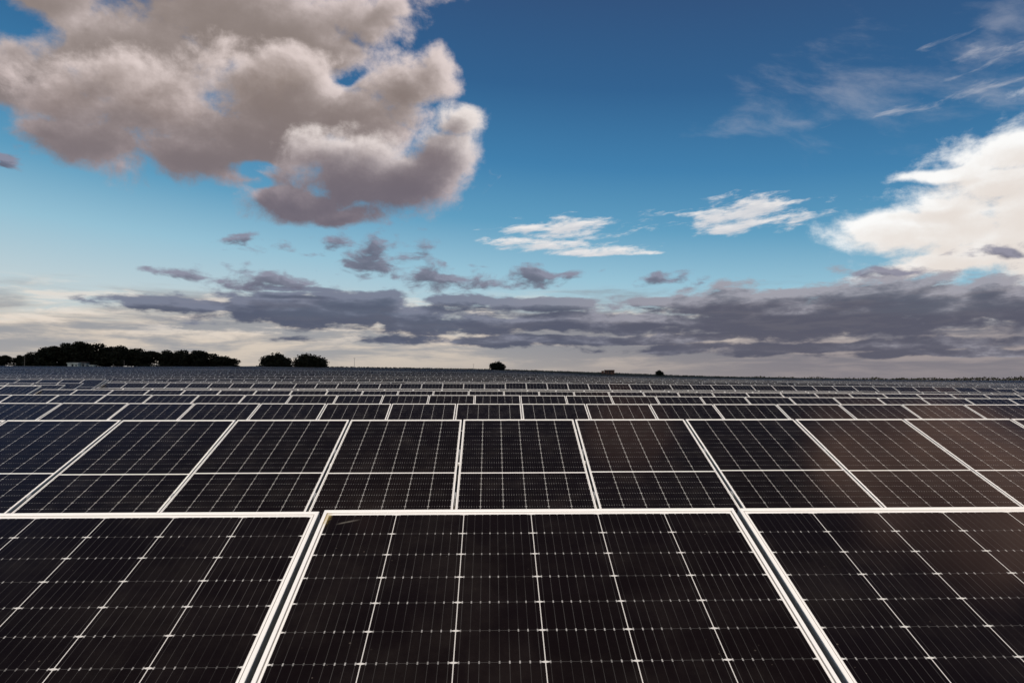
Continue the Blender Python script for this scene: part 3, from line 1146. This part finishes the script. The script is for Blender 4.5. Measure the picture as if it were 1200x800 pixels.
# small torn scraps of dark cloud under it
gk = blob_group('scraps', [(440, 298, 95, 40), (300, 328, 120, 20), (510, 326, 110, 22), (220, 322, 80, 10), (640, 322, 80, 16), (780, 328, 70, 14), (290, 284, 60, 20), (10, 185, 40, 18), (1165, 298, 70, 15), (1040, 320, 50, 9)],
                0.02, 30.0, 0.026, 2.3, 2.6, 9.0, 0.56, 12, gain=1.15, bias=-0.36)


def bank_scraps(rest, dark, lit):
    k0 = use(gk, P)
    k1 = use(gk, b.v('ADD', P, (4.0, 7.0, 0.0)))
    f = b.m('EXPONENT', b.m('MULTIPLY', b.m('MAXIMUM', k1, 0.0), -2.2))
    return mixsh(alpha(k0, -0.06, 0.62, 0.93), rest, bgnode(b.mix(f, dark, lit)))


S_LEFT = bank_scraps(bgnode(base), sky_color(92, 94, 112), sky_color(138, 138, 156))
for (nm, blobs, holes, seed, dark_hi, dark_lo, lit_hi, lit_lo) in (
    ('cumulus_back', [(140, 46, 165, 70), (300, 38, 150, 70), (418, 16, 56, 40), (36, 100, 84, 44), (60, 0, 100, 40), (190, -60, 270, 80), (456, 8, 26, 16), (390, 60, 50, 24)],
     [(18, 32, 46, 24)], 1, (140, 127, 121), (122, 112, 118), (218, 203, 200), (198, 180, 180)),
    ('cumulus_middle', [(190, 135, 130, 60), (325, 118, 115, 54), (110, 166, 92, 26), (400, 130, 90, 38), (478, 98, 60, 34), (514, 82, 30, 24), (230, 182, 110, 26), (60, 152, 50, 14), (330, 165, 80, 34)],
     [(300, 200, 40, 10), (412, 82, 26, 14)], 2, (134, 120, 114), (118, 107, 113), (226, 211, 207), (190, 172, 176)),
    ('cumulus_front', [(455, 206, 108, 40), (525, 178, 44, 34), (535, 146, 30, 20), (350, 240, 66, 27), (395, 188, 56, 28), (400, 256, 50, 14), (320, 232, 40, 24)],
     [(300, 214, 40, 10)], 6, (132, 118, 117), (106, 98, 109), (246, 236, 230), (176, 160, 166))):
    ga, gas = bank(nm, blobs, 0.0085, 40.0, 0.0115, 1.25, 2.75, 11.0, 0.64, seed, gain=1.45, billow=0.36, fades=A_FADE, holes=holes, bias=0.24)
    a0 = use(ga, P)
    al = light(gas, P, a0, [(5, 4, 0.40), (16, 13, 0.5), (42, 34, 0.42)], 1.15)
    adrk = b.mix(lowf, sky_color(*dark_lo), sky_color(*dark_hi))
    alit = b.mix(lowf, sky_color(*lit_lo), sky_color(*lit_hi))
    S_LEFT = mixsh(alpha(a0, -0.18, 0.74, 0.97), S_LEFT, bgnode(b.mix(b.ss(al, 0.06, 0.96), adrk, alit)))

# ---- upper right: cirrus, streaks, small bright clouds, the white bank
gc = blob_group('cirrus', [(1010, 110, 190, 60), (1160, 60, 110, 40), (1150, 110, 90, 40), (1190, 20, 70, 50), (960, 145, 120, 22)],
                0.006, 90.0, 0.010, 3.0, 2.5, 8.0, 0.62, 5, 0.8, -0.25)
right = b.mix(b.m('MULTIPLY', b.ss(use(gc, P), 0.0, 1.3), 0.34), base, sky_color(190, 190, 200))
gs = blob_group('streaks', [(1168, 70, 90, 26), (1120, 62, 70, 22), (1160, 108, 70, 24), (1190, 98, 60, 20), (1060, 128, 90, 14)],
                0.012, 60.0, 0.021, 4.2, 3.6, 9.0, 0.6, 9, 0.75, 0.14, bias=-0.42)
right = b.mix(b.m('MULTIPLY', b.ss(use(gs, P), -0.05, 1.3), 0.40), right, sky_color(222, 218, 220))
W_ARGS = ([(660, 268, 76, 13), (630, 286, 60, 10), (704, 299, 72, 13), (868, 252, 84, 20), (890, 240, 60, 10), (862, 266, 52, 10)], 0.016, 26.0, 0.024, 4.2, 2.7, 9.0, 0.62, 2, 1.0, 0.09)
gw, gws = bank('wisps', *W_ARGS, fades=((VLOW + 8, VLOW - 2),))
w0 = use(gw, P)
wl = light(gws, P, w0, [(5, 5, 1.6)], 0.7)
B_BLOBS = [(1125, 264, 125, 40), (1045, 270, 66, 24), (1120, 244, 60, 22), (1205, 250, 110, 90), (1290, 240, 180, 150), (1160, 306, 140, 20),
           (1200, 172, 120, 30), (1130, 196, 80, 10), (1080, 318, 90, 10), (1190, 210, 70, 36)]
gb, gbs = bank('white_bank', B_BLOBS, 0.0085, 46.0, 0.0115, 1.7, 2.8, 11.0, 0.63, 3, gain=1.5, billow=0.30, fades=((425.0, 498.0),), bias=0.22)


def bank_b(rest):
    b0 = use(gb, P)
    bl = light(gbs, P, b0, [(5, 10, 0.8), (13, 38, 0.7)], 0.7)
    return mixsh(alpha(b0, -0.16, 0.80, 0.97), rest, bgnode(b.mix(b.ss(bl, 0.12, 0.9), sky_color(232, 222, 214), sky_color(255, 254, 252))))


S_RIGHT = bank_b(mixsh(alpha(w0, -0.10, 0.80, 0.95), bgnode(right), bgnode(b.mix(wl, sky_color(196, 200, 208), sky_color(240, 236, 234)))))

# ---- low: layered pale cloud down to the horizon and the dark band over it
hn = b.noise(b.v('MULTIPLY', P, (0.0052, 0.046, 1.0)), 1.0, 8.0, 0.58, 0.3, dims='2D')
hn2 = b.noise(b.v('MULTIPLY', b.v('ADD', P, (900.0, 40.0, 3.0)), (0.012, 0.075, 1.0)), 1.0, 8.0, 0.62, 0.2, dims='2D')
hcov = b.ss(b.m('ADD', V, b.m('MULTIPLY', b.m('SUBTRACT', hn, 0.5), 110.0)), 58.0, 104.0, 1.0, 0.0)
side = b.ss(U, -160.0, 420.0)
hlit = b.mix(side, sky_color(214, 200, 185), sky_color(166, 153, 151))
hdrk = b.mix(side, sky_color(154, 154, 158), sky_color(116, 112, 122))
hmixf = b.m('ADD', b.m('MULTIPLY', hn, 0.62), b.m('MULTIPLY', hn2, 0.38))
hmixf = b.m('SUBTRACT', hmixf, b.m('MULTIPLY', side, 0.035))
hcol = b.mix(b.ss(hmixf, 0.40, 0.60), hdrk, hlit)
hcol = b.mix(b.ss(V, -4.0, 44.0, 0.85, 0.0), hcol, b.mix(side, sky_color(186, 176, 166), sky_color(130, 122, 128)))
lowc = b.mix(b.m('MULTIPLY', hcov, 0.94), base, hcol)
bright = b.m('MULTIPLY', b.ss(hn2, 0.50, 0.66), b.m('MULTIPLY', b.ss(V, 34.0, 60.0), b.ss(V, 84.0, 108.0, 1.0, 0.0)))
lowc = b.mix(b.m('MULTIPLY', bright, 0.55), lowc, sky_color(240, 228, 216))
lowc = b.mix(b.ss(V, -60.0, -4.0, 1.0, 0.0), lowc, sky_color(110, 100, 92))
D_BLOBS = [(395, 366, 190, 20), (250, 359, 160, 9), (330, 350, 70, 11), (420, 352, 80, 14), (560, 380, 210, 13), (540, 352, 60, 9), (640, 358, 100, 9), (690, 378, 170, 12),
           (860, 354, 120, 20), (930, 376, 200, 26), (1050, 358, 150, 40), (1080, 342, 90, 24), (1190, 354, 150, 32), (1170, 332, 60, 11), (350, 340, 70, 5), (760, 352, 70, 7),
           (700, 398, 300, 7), (960, 406, 260, 9), (1120, 414, 200, 6)]
gd, gds = bank('grey_band', D_BLOBS, 0.010, 30.0, 0.0165, 3.3, 2.7, 10.0, 0.61, 4, gain=1.3, billow=0.30, bias=0.07, fades=((VLOW - 14, VLOW - 2),))
d0 = use(gd, P)
dl = light(gds, P, d0, [(5, 9, 1.2), (12, 28, 1.0)], 1.15)
sd2 = b.ss(U, -120.0, 330.0)
ddrk = b.mix(sd2, sky_color(80, 87, 108), sky_color(88, 89, 104))
dlit = b.mix(sd2, sky_color(118, 124, 144), sky_color(160, 158, 168))
S_LOW = bank_scraps(mixsh(alpha(d0, -0.12, 0.50, 0.95), bank_b(bgnode(lowc)), bgnode(b.mix(b.ss(dl, 0.10, 0.95), ddrk, dlit))), sky_color(92, 94, 112), sky_color(138, 138, 156))

seam = b.m('ADD', -34.0, b.m('MINIMUM', b.m('MAXIMUM', b.m('MULTIPLY', b.m('SUBTRACT', V, 190.0), 1.0), 0.0), 84.0))
upper = mixsh(b.m('GREATER_THAN', U, seam), S_LEFT, S_RIGHT)
pic = mixsh(b.m('LESS_THAN', V, VLOW), upper, S_LOW)
inside = b.m('MULTIPLY', b.m('LESS_THAN', V, 500.0), b.m('LESS_THAN', b.m('ABSOLUTE', U), 800.0))
inside = b.m('MULTIPLY', inside, b.m('GREATER_THAN', V, -60.0))
final = mixsh(inside, S_REST, pic)
out = b.n('ShaderNodeOutputWorld')
nt.links.new(final, out.inputs[0])
W.cycles.sampling_method = 'MANUAL'
W.cycles.sample_map_resolution = 256


S.view_settings.view_transform = 'Standard'
S.view_settings.look = 'None'
S.view_settings.exposure = 0.0
S.view_settings.gamma = 1.0
S.view_settings.use_curve_mapping = False
S.render.engine = 'CYCLES'
S.cycles.max_bounces = 5
S.cycles.volume_bounces = 0
S.cycles.use_denoising = True
S.render.film_transparent = False
